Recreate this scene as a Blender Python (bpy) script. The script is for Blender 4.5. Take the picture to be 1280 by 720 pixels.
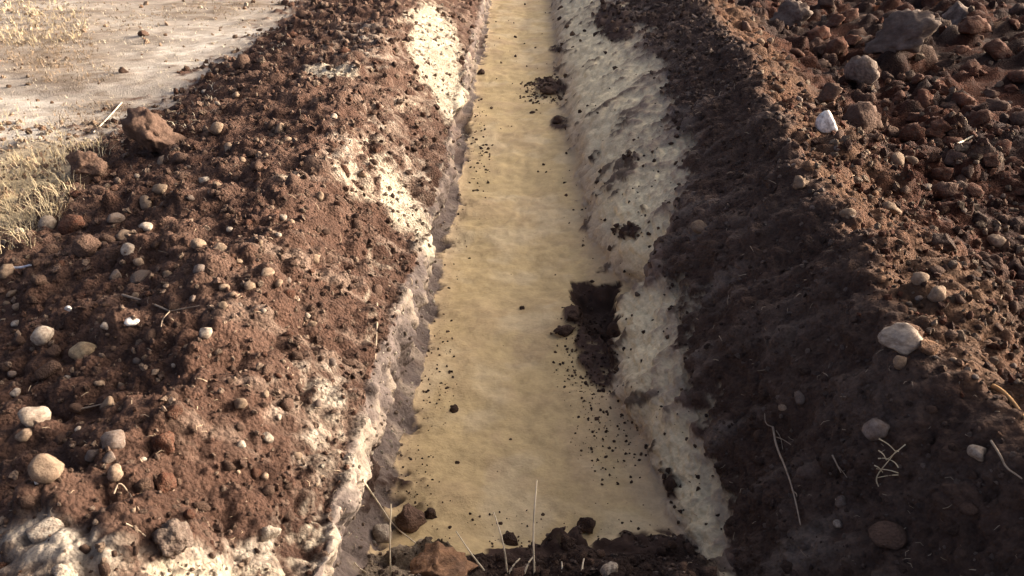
import bpy, math, random
import numpy as np
from mathutils import Vector, Matrix, Euler

# ------------------------------------------------------------------ camera
S = bpy.context.scene
for o in list(bpy.data.objects): bpy.data.objects.remove(o)
CAM_H = 2.2; PITCH = math.radians(25.27); YAW = math.radians(0.47); FPX = 1108.0
cd = bpy.data.cameras.new('camera'); cam = bpy.data.objects.new('camera', cd)
S.collection.objects.link(cam); S.camera = cam
cam.location = (0, 0, CAM_H)
cam.rotation_euler = (math.pi/2 - PITCH, 0, YAW)
cd.sensor_width = 36; cd.lens = 36*FPX/1280; cd.clip_start = .05; cd.clip_end = 2000

# ------------------------------------------------------------------ sky, sun, exposure
SUN_EL = math.radians(15.0); SUN_AZ = math.radians(72.0)      # azimuth clockwise from +Y
W = bpy.data.worlds.new('World'); S.world = W; W.use_nodes = True
nt = W.node_tree; bg = nt.nodes['Background']
sky = nt.nodes.new('ShaderNodeTexSky'); sky.sky_type = 'NISHITA'; sky.sun_disc = False
sky.sun_elevation = SUN_EL; sky.sun_rotation = SUN_AZ
sky.air_density = .22; sky.dust_density = 7.0; sky.ozone_density = 0.0
nt.links.new(sky.outputs[0], bg.inputs[0]); bg.inputs[1].default_value = .15
sl = bpy.data.lights.new('sun', 'SUN'); so = bpy.data.objects.new('sun', sl); S.collection.objects.link(so)
sl.energy = 1.5; sl.angle = math.radians(10.0); sl.color = (1, .89, .74)
sd = Vector((math.sin(SUN_AZ)*math.cos(SUN_EL), math.cos(SUN_AZ)*math.cos(SUN_EL), math.sin(SUN_EL)))
so.rotation_euler = sd.to_track_quat('Z', 'Y').to_euler(); so.location = (8, 4, 8)
S.view_settings.view_transform = 'Standard'; S.view_settings.look = 'None'
S.view_settings.gamma = 1; S.view_settings.use_curve_mapping = False
S.view_settings.exposure = 1.95
S.render.engine = 'CYCLES'

rng = np.random.default_rng(7); random.seed(7)
CR = np.array(Euler((math.pi/2 - PITCH, 0, YAW)).to_matrix())
def project(P):
    """world points (N,3) -> photograph pixels of the 1280 x 720 frame"""
    q = (P - np.array([0, 0, CAM_H])) @ CR
    z = np.maximum(-q[..., 2], .05)
    return 640 + FPX*q[..., 0]/z, 360 - FPX*q[..., 1]/z
def ray(px, py):
    d = CR @ np.array([(px-640)/FPX, -(py-360)/FPX, -1.0]); return Vector(d/np.linalg.norm(d))

# ------------------------------------------------------------------ noise
def _h(ix, iy, iz, s):
    n = (ix.astype(np.uint32)*np.uint32(374761393) + iy.astype(np.uint32)*np.uint32(668265263)
         + iz.astype(np.uint32)*np.uint32(2147483647) + np.uint32((s*974634777) & 0xffffffff))
    n = (n ^ (n >> np.uint32(13)))*np.uint32(1274126177)
    n = (n ^ (n >> np.uint32(15)))*np.uint32(2246822519)
    return ((n ^ (n >> np.uint32(16))) & np.uint32(0xffffff)).astype(np.float32)/np.float32(0xffffff)
ROT = np.array(Euler((.6, .8, .5)).to_matrix(), dtype=np.float32)
def vnoise(P, s=0):
    P = (P @ ROT).astype(np.float32)
    f = np.floor(P); i = f.astype(np.int64); t = P - f; t = t*t*t*(t*(t*6-15)+10)
    r = 0
    for a in (0, 1):
        for b in (0, 1):
            for c in (0, 1):
                w = (t[..., 0] if a else 1-t[..., 0])*(t[..., 1] if b else 1-t[..., 1])*(t[..., 2] if c else 1-t[..., 2])
                r = r + w*_h(i[..., 0]+a, i[..., 1]+b, i[..., 2]+c, s)
    return r*2-1
def fbm(P, scale, octv=4, s=0, gain=.5):
    r = 0; a = 1; tot = 0; Q = P/scale
    for k in range(octv):
        r = r + a*vnoise(Q, s+k*17); tot += a; a *= gain; Q = (Q @ ROT)*2.07 + 3.1
    return r/tot
def clods(P, cell, s=0, rmin=.25, rmax=.75, keep=.8):
    """height of lumps (balls of random size sitting in the surface), metres"""
    Q = ((P/cell) @ ROT).astype(np.float32)
    f = np.floor(Q); i = f.astype(np.int64); t = (Q-f).astype(np.float32)
    best = np.zeros(P.shape[:-1], np.float32); tint = np.zeros_like(best)
    for a in (-1, 0, 1):
        for b in (-1, 0, 1):
            for c in (-1, 0, 1):
                A, B, C = i[..., 0]+a, i[..., 1]+b, i[..., 2]+c
                r = _h(A, B, C, s+5); k = _h(A, B, C, s+6)
                dx = a + _h(A, B, C, s+1) - t[..., 0]; dy = b + _h(A, B, C, s+2) - t[..., 1]; dz = c + _h(A, B, C, s+3) - t[..., 2]
                R = rmin + (rmax-rmin)*r*r
                v = np.where(k < keep, R*R - (dx*dx+dy*dy+dz*dz), 0)
                v = np.sqrt(np.maximum(v, 0))
                m = v > best; best = np.where(m, v, best); tint = np.where(m, k/keep, tint)
    return best*cell, tint
def sstep(a, b, x):
    t = np.clip((x-a)/(b-a), 0, 1); return t*t*(3-2*t)

# ------------------------------------------------------------------ cross sections of trench and heaps (metres; z=0 is the sand bed)
KEYS = {  # name: [(y, x, z), ...]
 0: [(0, -10, .50), (30, -10, .50)],
 1: [(0, -2.45, .52), (3, -2.5, .52), (6, -2.8, .50), (12, -2.9, .5), (30, -2.9, .50)],
 2: [(0, -1.7, .66), (2.5, -1.7, .66), (5, -2.1, .74), (9, -2.3, .68), (30, -2.3, .66)],
 3: [(0, -.93, .84), (2.4, -.95, .92), (4, -1.05, .88), (7, -1.25, .80), (12, -1.35, .74), (30, -1.4, .7)],
 4: [(0, -.50, .54), (2.1, -.51, .54), (3.2, -.53, .54), (4.0, -.50, .42), (4.9, -.49, .27), (7, -.56, .22), (12, -.60, .25), (30, -.62, .3)],
 5: [(0, -.55, 0), (2.8, -.52, 0), (4, -.475, 0), (5, -.46, 0), (6.5, -.455, 0), (8.5, -.49, 0), (17, -.52, 0), (30, -.52, 0)],
 6: [(0, .66, 0), (2.4, .65, 0), (3.0, .54, 0), (3.5, .48, 0), (4.12, .44, 0), (4.22, .66, 0), (4.58, .72, 0), (4.80, .56, 0), (5.4, .50, 0), (7.65, .46, 0), (10.7, .48, 0), (17, .60, 0), (30, .62, 0)],
 7: [(0, .71, .10), (2.4, .69, .11), (3.17, .645, .25), (3.83, .72, .33), (4.2, .74, .36), (4.8, .92, .48), (5.55, 1.08, .52), (7.7, 1.30, .56), (10.8, 1.42, .56), (30, 1.5, .52)],
 8: [(0, 1.45, .86), (1.7, 1.42, .88), (2.4, 1.20, .93), (3.1, 1.30, .93), (4.24, 1.42, .92), (5.84, 1.64, .92), (7.28, 1.82, .90), (10.2, 2.05, .88), (30, 2.2, .82)],
 9: [(0, 2.5, .5), (2.4, 2.25, .52), (5, 2.5, .52), (10, 3.0, .52), (30, 3.2, .5)],
 10: [(0, 11, .5), (30, 11, .5)],
}
NSEG = [180, 70, 150, 104, 80, 120, 110, 150, 120, 190]
Y0, Y1, Y2 = 1.1, 6.4, 26.0
def rows(a, b, k):
    n = int(math.log(b/a)/k); return a*(b/a)**(np.arange(n+1)/n)

def build_base(ys, seg):
    cols = []; zi = []
    nx = [np.interp(ys, [k[0] for k in KEYS[i]], [k[1] for k in KEYS[i]]) for i in range(11)]
    nz = [np.interp(ys, [k[0] for k in KEYS[i]], [k[2] for k in KEYS[i]]) for i in range(11)]
    for i in range(1, 10):      # edges wander
        a = {1: .16, 2: .12, 3: .08, 4: .07, 5: .06, 6: .045, 7: .07, 8: .07, 9: .15}[i]
        Q = np.stack([np.full_like(ys, i*7.3), ys, np.zeros_like(ys)], -1)
        nx[i] = nx[i] + a*fbm(Q, .8 if i not in (4, 5, 6) else .55, 4, 11+i)
        if i not in (5, 6): nz[i] = nz[i] + .5*a*fbm(Q, .7, 3, 31+i)
    # near end: soil ramp up out of the trench, and far end closed
    ramp = .50*sstep(2.56, 1.45, ys + .10*fbm(np.stack([ys*0, ys, ys], -1), .3)) + .5*sstep(24, 25.8, ys)
    for i in (5, 6): nz[i] = nz[i] + ramp
    for i in range(10):
        n = seg[i]; t = np.arange(n)/n
        if i == 0: t = 1-(1-t)**1.9
        if i == 9: t = t**1.9
        tz = t**.62 if i == 6 else t
        cols.append(np.stack([nx[i][:, None]*(1-t)+nx[i+1][:, None]*t, np.repeat(ys[:, None], n, 1), nz[i][:, None]*(1-tz)+nz[i+1][:, None]*tz], -1))
        zi.append(i + t)
    cols.append(np.stack([nx[10], ys, nz[10]], -1)[:, None]); zi.append(np.array([10.0]))
    P = np.concatenate(cols, 1); U = np.concatenate(zi)
    f = seg[3]/104
    def blur(P, sg, mask=None):
        r = int(3*sg); k = np.exp(-.5*(np.arange(-r, r+1)/sg)**2); k /= k.sum()
        Q = np.concatenate([np.repeat(P[:, :1], r, 1), P, np.repeat(P[:, -1:], r, 1)], 1)
        return sum(k[j]*Q[:, j:j+P.shape[1]] for j in range(2*r+1))
    B = blur(P, 13*f); A = blur(P, 4*f)
    w = (np.clip(1-np.abs(U-4.6)/1.2, 0, 1) + np.clip(1-np.abs(U-6.3)/.8, 0, 1))[None, :, None]; w = np.clip(w*1.6, 0, 1)
    P = A*w + B*(1-w)
    P[:, 0] = cols[0][:, 0]; P[:, -1] = cols[-1][:, 0]; P[..., 1] = ys[:, None]
    return P, U

def normals(P):
    du = np.gradient(P, axis=1); dv = np.gradient(P, axis=0)
    n = np.cross(du, dv); return n/np.maximum(np.linalg.norm(n, axis=-1, keepdims=True), 1e-9)

def ell(px, py, cx, cy, rx, ry, ang=0):
    a = math.radians(ang); dx, dy = px-cx, py-cy
    u = (dx*math.cos(a)+dy*math.sin(a))/rx; v = (-dx*math.sin(a)+dy*math.cos(a))/ry
    return sstep(1.35, .55, np.sqrt(u*u+v*v))

# patches of pale subsoil on the banks: where the photograph shows them (pixel, radii, tilt, strength)
WHITE = [(545, 62, 32, 66, -12, 1.1), (563, 112, 20, 46, 0, 1.05), (413, 88, 34, 11, 5, 1.0), (520, 20, 30, 14, 0, .7), (500, 250, 20, 46, -28, 1.15),
         (534, 305, 13, 36, -14, 1.1), (466, 400, 7, 60, 0, .6), (426, 560, 32, 90, -8, .58), (398, 655, 40, 58, 0, .70), (275, 716, 110, 20, 0, 1.05),
         (385, 495, 30, 26, 20, .5), (445, 225, 50, 20, 35, .5), (470, 190, 40, 26, 20, .5),
         (360, 215, 30, 12, 0, .4), (480, 320, 24, 30, 0, .5), (440, 655, 14, 60, 0, .5), (520, 130, 34, 40, 0, .42)]
CLAY = [(55, 690, 80, 50, 0, .9), (140, 705, 60, 30, 0, .8), (300, 700, 130, 40, -10, .75), (420, 560, 50, 120, -8, .66), (400, 660, 60, 70, 0, .9), (370, 490, 50, 50, 30, .45), (500, 215, 40, 110, -20, .55), (460, 60, 70, 40, 0, .5), (440, 190, 60, 50, 20, .5)]
# earth fallen on the white cut or the sand
DARK = [(746, 440, 28, 56, -14, .82), (722, 398, 22, 16, 20, .7), (688, 108, 26, 12, 10, .9), (700, 155, 16, 12, 0, .7), (697, 62, 14, 8, 0, .7), (785, 290, 26, 14, 10, .75),
        (800, 262, 12, 10, 0, .6), (795, 205, 22, 18, 0, .45), (745, 195, 10, 14, 0, .8), (840, 605, 14, 26, 0, .7), (470, 600, 22, 50, 0, .8),
        (505, 600, 40, 14, 0, .6), (815, 425, 8, 14, 0, .5), (778, 155, 12, 12, 0, .5), (770, 30, 30, 26, 25, 1.0), (810, 60, 20, 12, 0, .5), (520, 640, 40, 20, 0, .5)]

def mix(a, b, w): return a*(1-w[..., None]) + np.asarray(b)*w[..., None]

def finish(P, U, ys):
    N = normals(P); px, py = project(P); u = U[None, :] + np.zeros(P.shape[:2])
    y = P[..., 1]; n1 = fbm(P, .5, 4, 1); n2 = fbm(P, .16, 4, 2); n3 = fbm(P, .05, 3, 3); n4 = fbm(P, .022, 2, 4)
    near = sstep(2.47, 2.43, y + .12*n2 + .06*n3 - .14*P[..., 0])
    warp = np.stack([vnoise(P/.09, 71), vnoise(P/.09, 72), vnoise(P/.09, 73)], -1)*.03
    c1, t1 = clods(P+warp, .26, 100); c2, t2 = clods(P+warp*.6, .11, 200); c3, t3 = clods(P+warp*.3, .05, 300)
    ue = u + .10*n2 + .05*n3 + .03*n4                                        # ragged zone borders
    zone = lambda a, b, w=.06: sstep(a-w, a+w, ue)*(1-sstep(b-w, b+w, ue))
    field = 1-sstep(.97, 1.03, ue); lheap = zone(1, 4, .05); lwall = zone(4, 5, .025)
    sand = zone(5, 6, .02)*(1-near); ramp = zone(5, 6, .02)*near
    u7 = ue + .22*n1 + .15*n2 + .10*n3; top7 = sstep(6.96, 7.04, u7)
    rwall = sstep(5.97, 6.03, ue)*(1-top7); rface = top7*(1-sstep(7.9, 8.1, ue)); rback = sstep(7.9, 8.1, ue)
    streak = fbm(np.stack([P[..., 0]*.3+P[..., 2]*.3, P[..., 1]*1.2-P[..., 0]*.5, P[..., 2]*.3], -1), .11, 4, 41)
    wm = 0
    for e in WHITE: wm = np.maximum(wm, ell(px, py, *e[:5])*e[5])
    wm = wm*(1-.5*sstep(3.6, 4.0, u)*sstep(4.2, 3.4, y)*sstep(-.25, .25, n2+n3))
    wm = sstep(.30, .85, wm*(.80+.5*n2+.55*n3+.35*n4+.2*streak))*np.clip(lheap+lwall+field*0, 0, 1)
    cm = 0
    for e in CLAY: cm = np.maximum(cm, ell(px, py, *e[:5])*e[5])
    cm = cm*(1-.45*sstep(3.7, 4.1, u)*sstep(4.2, 3.4, y))
    cm = sstep(.25, .85, cm*(.8+.6*n2+.6*n3+.4*n4))*np.clip(lheap+lwall, 0, 1)
    # --- shapes
    d = np.zeros_like(y)
    d += field*(.018*n1 + .012*n2 + .004*n3 + .10*c2*(n1 > .1))
    rough = 1-.5*np.clip(wm, 0, 1)-.35*np.clip(cm-wm, 0, 1)
    d += lheap*(.055*n1 + .026*n2 + .010*n3 + rough*(.32*c1 + .5*c2 + .55*c3) + .005*n4 - .03)
    d += lwall*(.05*n1 + .045*n2 + .020*n3 + .006*n4 + .4*c2 + .35*c3)
    d += sand*(.035*n1 + .016*n2 + .0045*n3 + .0015*n4)
    d += ramp*(.05*n1 + .03*n2 + .01*n3 + .45*c1 + .6*c2 + .5*c3)
    d += rwall*(.05*n1 + .034*n2 + .018*n3 + .007*n4 + .30*c2 + .30*c3)
    groove = fbm(np.stack([P[..., 0]*.25 + P[..., 2]*.2, P[..., 1]*1.0 + P[..., 2]*.5, P[..., 2]*.2], -1), .10, 3, 9)
    d += rface*(.05*n1 + .026*n2 + .008*n3 + .022*groove + .16*c1 + .34*c2 + .50*c3 + .010*n4 + .010*n3)
    far = sstep(8.6, 9.2, ue)
    d += rback*(.07*n1 + .03*n2 + .01*n3 + (.4+.75*far)*c1 + .55*c2 + .55*c3 - .03) + far*.14*fbm(P, 1.1, 3, 14)
    # ruts and footmarks in the sand, hollow under the white block, notch walls
    scr = fbm(np.stack([P[..., 0]*1.0, P[..., 1]*.16, P[..., 2]*0], -1), .07, 3, 61); d += sand*.006*scr*sstep(.0, .3, fbm(P, .6, 2, 63))
    d += sand*(-.020*np.exp(-((P[..., 0]-.05-.05*np.sin(y*1.3))/.16)**2))
    under = sstep(4.35, 4.6, u)*(1-sstep(4.8, 5.0, u)); d -= .08*under*(.7+.8*n1)
    cut = ell(px, py, 580, 150, 14, 16) + ell(px, py, 550, 300, 10, 26); d -= .06*np.clip(cut, 0, 1)*lwall
    edge = (u < .02) | (u > 9.98); d = np.where(edge, 0, d)
    R = P + N*d[..., None]
    # pit dug at the foot of the cream wall: flat far rim, tapering towards the camera
    jx, jy = px + 14*n2 + 5*n3, py + 16*n2 + 5*n3
    jx = jx + 12*n1; jy = jy - 14*n1
    tri = np.minimum(np.minimum(sstep(348, 366, jy), sstep(430, 405, jy)), np.minimum(sstep(-4, 16, (jx-708)-.42*(jy-352)), sstep(784, 768, jx+.18*(jy-352))))
    pit = tri*sstep(5.2, 5.5, u)*(1-sstep(6.75, 6.95, u))
    R[..., 2] -= pit*(.12+.05*n2)
    R = R + N*(pit*(.7*c2+.7*c3))[..., None]
    # --- base colour of the earths
    topb = np.array([.098, .054, .037]); darkb = np.array([.060, .038, .029]); red = np.array([.072, .028, .016])
    white = np.array([.62, .54, .40]); sandc = np.array([.475, .362, .190]); dirt = np.array([.335, .29, .235]); clay = np.array([.15, .118, .10])
    v = (.5+.5*n2); v1 = .5+.5*n1
    col = np.zeros(P.shape) + topb
    col = mix(col, [.145, .088, .062], sstep(.45, .8, v1*.6+v*.5)*lheap*.7)
    col = mix(col, [.064, .034, .023], sstep(.45, .8, t2*.6+.5*(.5-.5*n1))*lheap*.6)
    slope = zone(3.0, 4, .15)
    col = mix(col, [.235, .165, .122], slope*sstep(.0, .45, streak+.25*n1+.2*n3)*.8)
    col = mix(col, clay*(1+.3*n2[..., None]), lwall)
    col = mix(col, [.42, .34, .25], lwall*sstep(.12, .4, n2+.4*streak)*.6)
    col = mix(col, [.16, .11, .085], lwall*sstep(.15, .4, n1+.3*n3)*.6)
    # field: pale trampled dirt with darker and greener worn areas
    fc = mix(np.zeros(P.shape)+dirt, [.17, .13, .095], sstep(.0, .5, n1*.7+.8*n2+.5*n3)*.8)
    fc = mix(fc, [.48, .435, .365], sstep(.0, .4, -n1+.5*n2+.4*n3)*.85)
    for e in ((60, 60, 110, 34, 0, .8), (230, 12, 160, 22, 0, .55), (105, 150, 60, 22, -20, .5), (50, 90, 60, 26, 0, .5)):
        fc = mix(fc, [.19, .14, .095], np.clip(ell(px, py, *e[:5])*e[5]*(.75+.7*n2), 0, 1))
    for e in ((45, 245, 70, 60, 0, .8),): fc = mix(fc, [.36, .28, .15], ell(px, py, *e[:5])*e[5])
    col = mix(col, fc, field)
    # sand: yellow core, greyer and pinker away from it
    sc = mix(np.zeros(P.shape)+sandc, [.44, .325, .185], sstep(-.1, .4, n1)*.6)
    sc = mix(sc, [.53, .425, .26], sstep(.0, .35, fbm(P, .3, 4, 55))*.7)
    sc = mix(sc, [.40, .295, .175], sstep(.1, .45, fbm(P*np.array([1, .6, 1]), .22, 4, 57))*.5)
    sc = mix(sc, [.44, .33, .21], np.maximum(sstep(5.14, 5.0, u), sstep(5.84, 6.0, u))*.55)
    col = mix(col, sc, sand)
    col = mix(col, mix(np.zeros(P.shape)+darkb*.85, [.34, .27, .19], sstep(-.12, -.26, P[..., 0]+.12*n2)*.8), ramp)
    rw = mix(np.zeros(P.shape)+np.array([.70, .60, .385]), [.50, .41, .265], sstep(-.05, .4, n1+.3*n2)*.7)
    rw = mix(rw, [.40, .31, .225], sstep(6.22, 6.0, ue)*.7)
    rw = mix(rw, [.30, .225, .15], sstep(.05, .5, n2+.6*n3+.3*n4)*.35)
    rw = mix(rw, darkb, sstep(.27, .36, n2*.75+.40*n1+.25*n3)*.85)
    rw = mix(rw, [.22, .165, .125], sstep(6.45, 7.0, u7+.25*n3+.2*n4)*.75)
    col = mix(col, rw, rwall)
    rf = mix(np.zeros(P.shape)+np.array([.088, .055, .040]), [.152, .105, .079], sstep(-.05, .45, groove*.7+n1*.6)*.75)
    rf = mix(rf, [.27, .215, .17], sstep(.2, .6, n1*.5+groove+.35*(7.35-ue))*.55*sstep(7.75, 7.2, ue))
    col = mix(col, rf, rface)
    rb = mix(np.zeros(P.shape)+red, [.042, .024, .018], sstep(-.15, .25, n1+.35*n2))
    rb = mix(rb, [.165, .09, .05], (1-sstep(8.35, 8.8, ue))*(.6+.4*n2))
    rb = mix(rb, [.16, .115, .085], sstep(.7, .9, t1)*sstep(.01, .04, c1)*far*.5)
    col = mix(col, rb, rback)
    loose = np.clip(lheap+ramp+rface*.7+rback, 0, 1)
    col = mix(col, mix(np.zeros(P.shape)+np.array([.33, .265, .20]), [.48, .41, .32], sstep(.0, .5, n2+n3)), cm*.85)
    col = mix(col, white, wm)
    col = mix(col, [.30, .23, .165], wm*sstep(-.1, .4, n2*.8+n3*.8+.5*n4)*.7)
    dm = 0
    for e in DARK: dm = np.maximum(dm, ell(px, py, *e[:5])*e[5])
    dm = sstep(.40, .56, dm*(.8+.45*n2+.45*n3))*np.clip(rwall+sand+lwall, 0, 1)
    col = mix(col, darkb, dm)
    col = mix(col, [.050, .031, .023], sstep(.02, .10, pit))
    R = R + N*(dm*(sand+rwall)*(.25*c2+.5*c3+.008*(1+n3)))[..., None]
    col = col*(1+.16*n3+(.14*loose+.05)*n4+.10*loose*(t3-.5)*1.5*(c3 > 0))[..., None]
    return R, np.clip(col, .01, .9), dict(px=px, py=py, N=N, lheap=lheap, rface=rface, rback=rback, sand=sand, ramp=ramp, field=field, rwall=rwall, lwall=lwall, wm=wm, cm=cm, dm=dm)

ysN = rows(Y0, Y1, .0032); ysF = rows(Y1, Y2, .0040)
segF = [n//2 for n in NSEG]
PN, UN = build_base(ysN, NSEG); PF, UF = build_base(ysF, segF)
RN, CN, MN = finish(PN, UN, ysN); RF, CF, MF = finish(PF, UF, ysF)
# stitch: even columns of the near grid's last row equal the far grid's first row, odd ones lie between
RN[-1, ::2] = RF[0]; RN[-1, 1::2] = (RF[0, :-1]+RF[0, 1:])/2

# ------------------------------------------------------------------ materials
def mat(name): 
    m = bpy.data.materials.new(name); m.use_nodes = True; n = m.node_tree
    b = n.nodes['Principled BSDF']; b.inputs['Roughness'].default_value = .95; b.inputs['Specular IOR Level'].default_value = .12
    return m, n, b
def earth_material(name, grain=1.0, bump=.5, attr=True, colour=(.1, .06, .04), var=.35, scale=1.0, stain=.8, stainc=(.12, .076, .053), bdist=.02):
    m, n, b = mat(name); L = n.links.new
    tc = n.nodes.new('ShaderNodeTexCoord')
    a = n.nodes.new('ShaderNodeTexNoise'); a.inputs['Scale'].default_value = 60*scale; a.inputs['Detail'].default_value = 6; a.inputs['Roughness'].default_value = .7
    c = n.nodes.new('ShaderNodeTexNoise'); c.inputs['Scale'].default_value = 9*scale; c.inputs['Detail'].default_value = 5
    v = n.nodes.new('ShaderNodeTexVoronoi'); v.inputs['Scale'].default_value = 75*scale
    for t in (a, c, v): L(tc.outputs['Object'], t.inputs['Vector'])
    mr = n.nodes.new('ShaderNodeMapRange'); mr.inputs[1].default_value = .25; mr.inputs[2].default_value = .75
    mr.inputs[3].default_value = 1-var; mr.inputs[4].default_value = 1+var; L(a.outputs[0], mr.inputs[0])
    mr2 = n.nodes.new('ShaderNodeMapRange'); mr2.inputs[1].default_value = .3; mr2.inputs[2].default_value = .7
    mr2.inputs[3].default_value = 1-var*.5; mr2.inputs[4].default_value = 1+var*.5; L(c.outputs[0], mr2.inputs[0])
    mu = n.nodes.new('ShaderNodeMath'); mu.operation = 'MULTIPLY'; L(mr.outputs[0], mu.inputs[0]); L(mr2.outputs[0], mu.inputs[1])
    vm = n.nodes.new('ShaderNodeVectorMath'); vm.operation = 'SCALE'; L(mu.outputs[0], vm.inputs['Scale'])
    if attr:
        at = n.nodes.new('ShaderNodeAttribute'); at.attribute_name = 'earth'; L(at.outputs['Color'], vm.inputs[0])
    else:
        oi = n.nodes.new('ShaderNodeObjectInfo'); hs = n.nodes.new('ShaderNodeHueSaturation')
        r1 = n.nodes.new('ShaderNodeMapRange'); r1.inputs[3].default_value = .72; r1.inputs[4].default_value = 1.25; L(oi.outputs['Random'], r1.inputs[0])
        hs.inputs['Color'].default_value = (*colour, 1); L(r1.outputs[0], hs.inputs['Value'])
        st = n.nodes.new('ShaderNodeTexNoise'); st.inputs['Scale'].default_value = 2.2; st.inputs['Detail'].default_value = 7; st.inputs['Roughness'].default_value = .65
        ofs = n.nodes.new('ShaderNodeVectorMath'); ofs.operation = 'ADD'; L(tc.outputs['Object'], ofs.inputs[0]); L(oi.outputs['Location'], ofs.inputs[1]); L(ofs.outputs[0], st.inputs['Vector'])
        sm = n.nodes.new('ShaderNodeMapRange'); sm.inputs[1].default_value = .5-.12*stain; sm.inputs[2].default_value = .62; sm.inputs[4].default_value = .85*min(1, stain); L(st.outputs[0], sm.inputs[0])
        mx = n.nodes.new('ShaderNodeMix'); mx.data_type = 'RGBA'; L(sm.outputs[0], mx.inputs[0]); L(hs.outputs[0], mx.inputs[6]); mx.inputs[7].default_value = (*stainc, 1)
        L(mx.outputs[2], vm.inputs[0])
    L(vm.outputs[0], b.inputs['Base Color'])
    ad = n.nodes.new('ShaderNodeMath'); ad.operation = 'MULTIPLY_ADD'; ad.inputs[1].default_value = -.6*grain; L(v.outputs['Distance'], ad.inputs[0]); L(a.outputs[0], ad.inputs[2])
    bp = n.nodes.new('ShaderNodeBump'); bp.inputs['Strength'].default_value = bump; bp.inputs['Distance'].default_value = .012 if not attr else bdist
    L(ad.outputs[0], bp.inputs['Height']); L(bp.outputs[0], b.inputs['Normal'])
    return m
M_SOIL = earth_material('loose_soil', 1, 1.0, bdist=.03)
M_SAND = earth_material('bedding_sand', .4, .30, var=.12)
M_CUT = earth_material('cut_subsoil', .6, .55, var=.22)
M_DIRT = earth_material('field_dirt', .8, .6, var=.28)
ROCKM = {
 'pale': earth_material('pale_stone', .4, .35, False, (.40, .33, .25), .22, .09),
 'tan': earth_material('tan_stone', .4, .4, False, (.26, .188, .125), .25, .09),
 'yellow': earth_material('yellow_stone', .4, .4, False, (.36, .265, .15), .3, .09),
 'grey': earth_material('grey_stone', .4, .45, False, (.165, .13, .105), .3, .09),
 'white': earth_material('white_stone', .3, .3, False, (.80, .76, .68), .12, .09),
 'brown': earth_material('brown_clod', 1, .9, False, (.115, .070, .049), .35, .09),
 'red': earth_material('red_clod', 1, .9, False, (.100, .042, .025), .35, .09),
 'dark': earth_material('dark_clod', 1, .9, False, (.060, .039, .030), .35, .09),
 'orange': earth_material('ochre_clod', 1, .9, False, (.24, .135, .075), .4, .09),
 'mottled': earth_material('mottled_clay', .8, .9, False, (.26, .205, .16), .40, .09, 2.8, (.075, .048, .036)),
 'clay': earth_material('pale_clay', .8, .7, False, (.45, .38, .29), .3, .09),
}
def plain(name, col, rough=.8):
    m, n, b = mat(name); b.inputs['Roughness'].default_value = rough; L = n.links.new
    t = n.nodes.new('ShaderNodeTexNoise'); t.inputs['Scale'].default_value = 30; tc = n.nodes.new('ShaderNodeTexCoord'); L(tc.outputs['Object'], t.inputs['Vector'])
    r = n.nodes.new('ShaderNodeValToRGB'); r.color_ramp.elements[0].position = .3; r.color_ramp.elements[1].position = .7
    r.color_ramp.elements[0].color = (*[c*.7 for c in col], 1); r.color_ramp.elements[1].color = (*[min(1, c*1.2) for c in col], 1)
    L(t.outputs[0], r.inputs[0]); L(r.outputs[0], b.inputs['Base Color']); return m
M_STRAW = plain('dry_straw', (.58, .47, .29)); M_STRAWP = plain('pale_straw', (.70, .60, .43)); M_LIT = plain('soil_fibre', (.36, .27, .18)); M_ROOT = plain('dry_root', (.33, .25, .175))
M_WEED = plain('dry_weed', (.30, .215, .135)); M_WIRE = plain('pale_plastic', (.55, .56, .60), .4)

# ------------------------------------------------------------------ terrain meshes
def link(o): S.collection.objects.link(o); return o
def mesh_np(name, V, F, mats, col=None, smooth=True):
    me = bpy.data.meshes.new(name); n = F.shape[1]
    me.vertices.add(len(V)); me.vertices.foreach_set('co', V.astype(np.float32).ravel())
    me.loops.add(F.size); me.loops.foreach_set('vertex_index', F.astype(np.int32).ravel())
    me.polygons.add(len(F)); me.polygons.foreach_set('loop_start', np.arange(0, F.size, n, dtype=np.int32)); me.polygons.foreach_set('loop_total', np.full(len(F), n, np.int32))
    me.polygons.foreach_set('use_smooth', np.full(len(F), smooth, bool))
    if col is not None:
        a = me.attributes.new('earth', 'FLOAT_COLOR', 'POINT'); a.data.foreach_set('color', np.concatenate([col, np.ones((len(col), 1))], 1).astype(np.float32).ravel())
    me.materials.append(mats); me.update(calc_edges=True); me.validate(); return me
def grid_faces(nr, nc, off=0):
    r, c = np.meshgrid(np.arange(nr-1), np.arange(nc-1), indexing='ij'); i = (r*nc+c).ravel()+off
    return np.stack([i, i+1, i+1+nc, i+nc], -1)
colN = np.concatenate([[0], np.cumsum(NSEG)]); colF = np.concatenate([[0], np.cumsum(segF)])
def patch(name, s0, s1, m, kind='structure', label=None, yr=None):
    a, b = colN[s0], colN[s1]+1; c, d = colF[s0], colF[s1]+1
    j0, j1 = 0, len(ysN)
    if yr: j0 = np.searchsorted(ysN, yr[0]) if yr[0] else 0; j1 = (np.searchsorted(ysN, yr[1])+1) if yr[1] else len(ysN)
    A = RN[j0:j1, a:b].reshape(-1, 3); CA = CN[j0:j1, a:b].reshape(-1, 3); F = grid_faces(j1-j0, b-a)
    if j1 == len(ysN):
        B = RF[:, c:d].reshape(-1, 3); F = np.concatenate([F, grid_faces(RF.shape[0], d-c, len(A))])
        A = np.concatenate([A, B]); CA = np.concatenate([CA, CF[:, c:d].reshape(-1, 3)])
    o = link(bpy.data.objects.new(name, mesh_np(name, A, F, m, CA)))
    o['kind'] = kind
    if label: o['label'] = label
    return o
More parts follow.
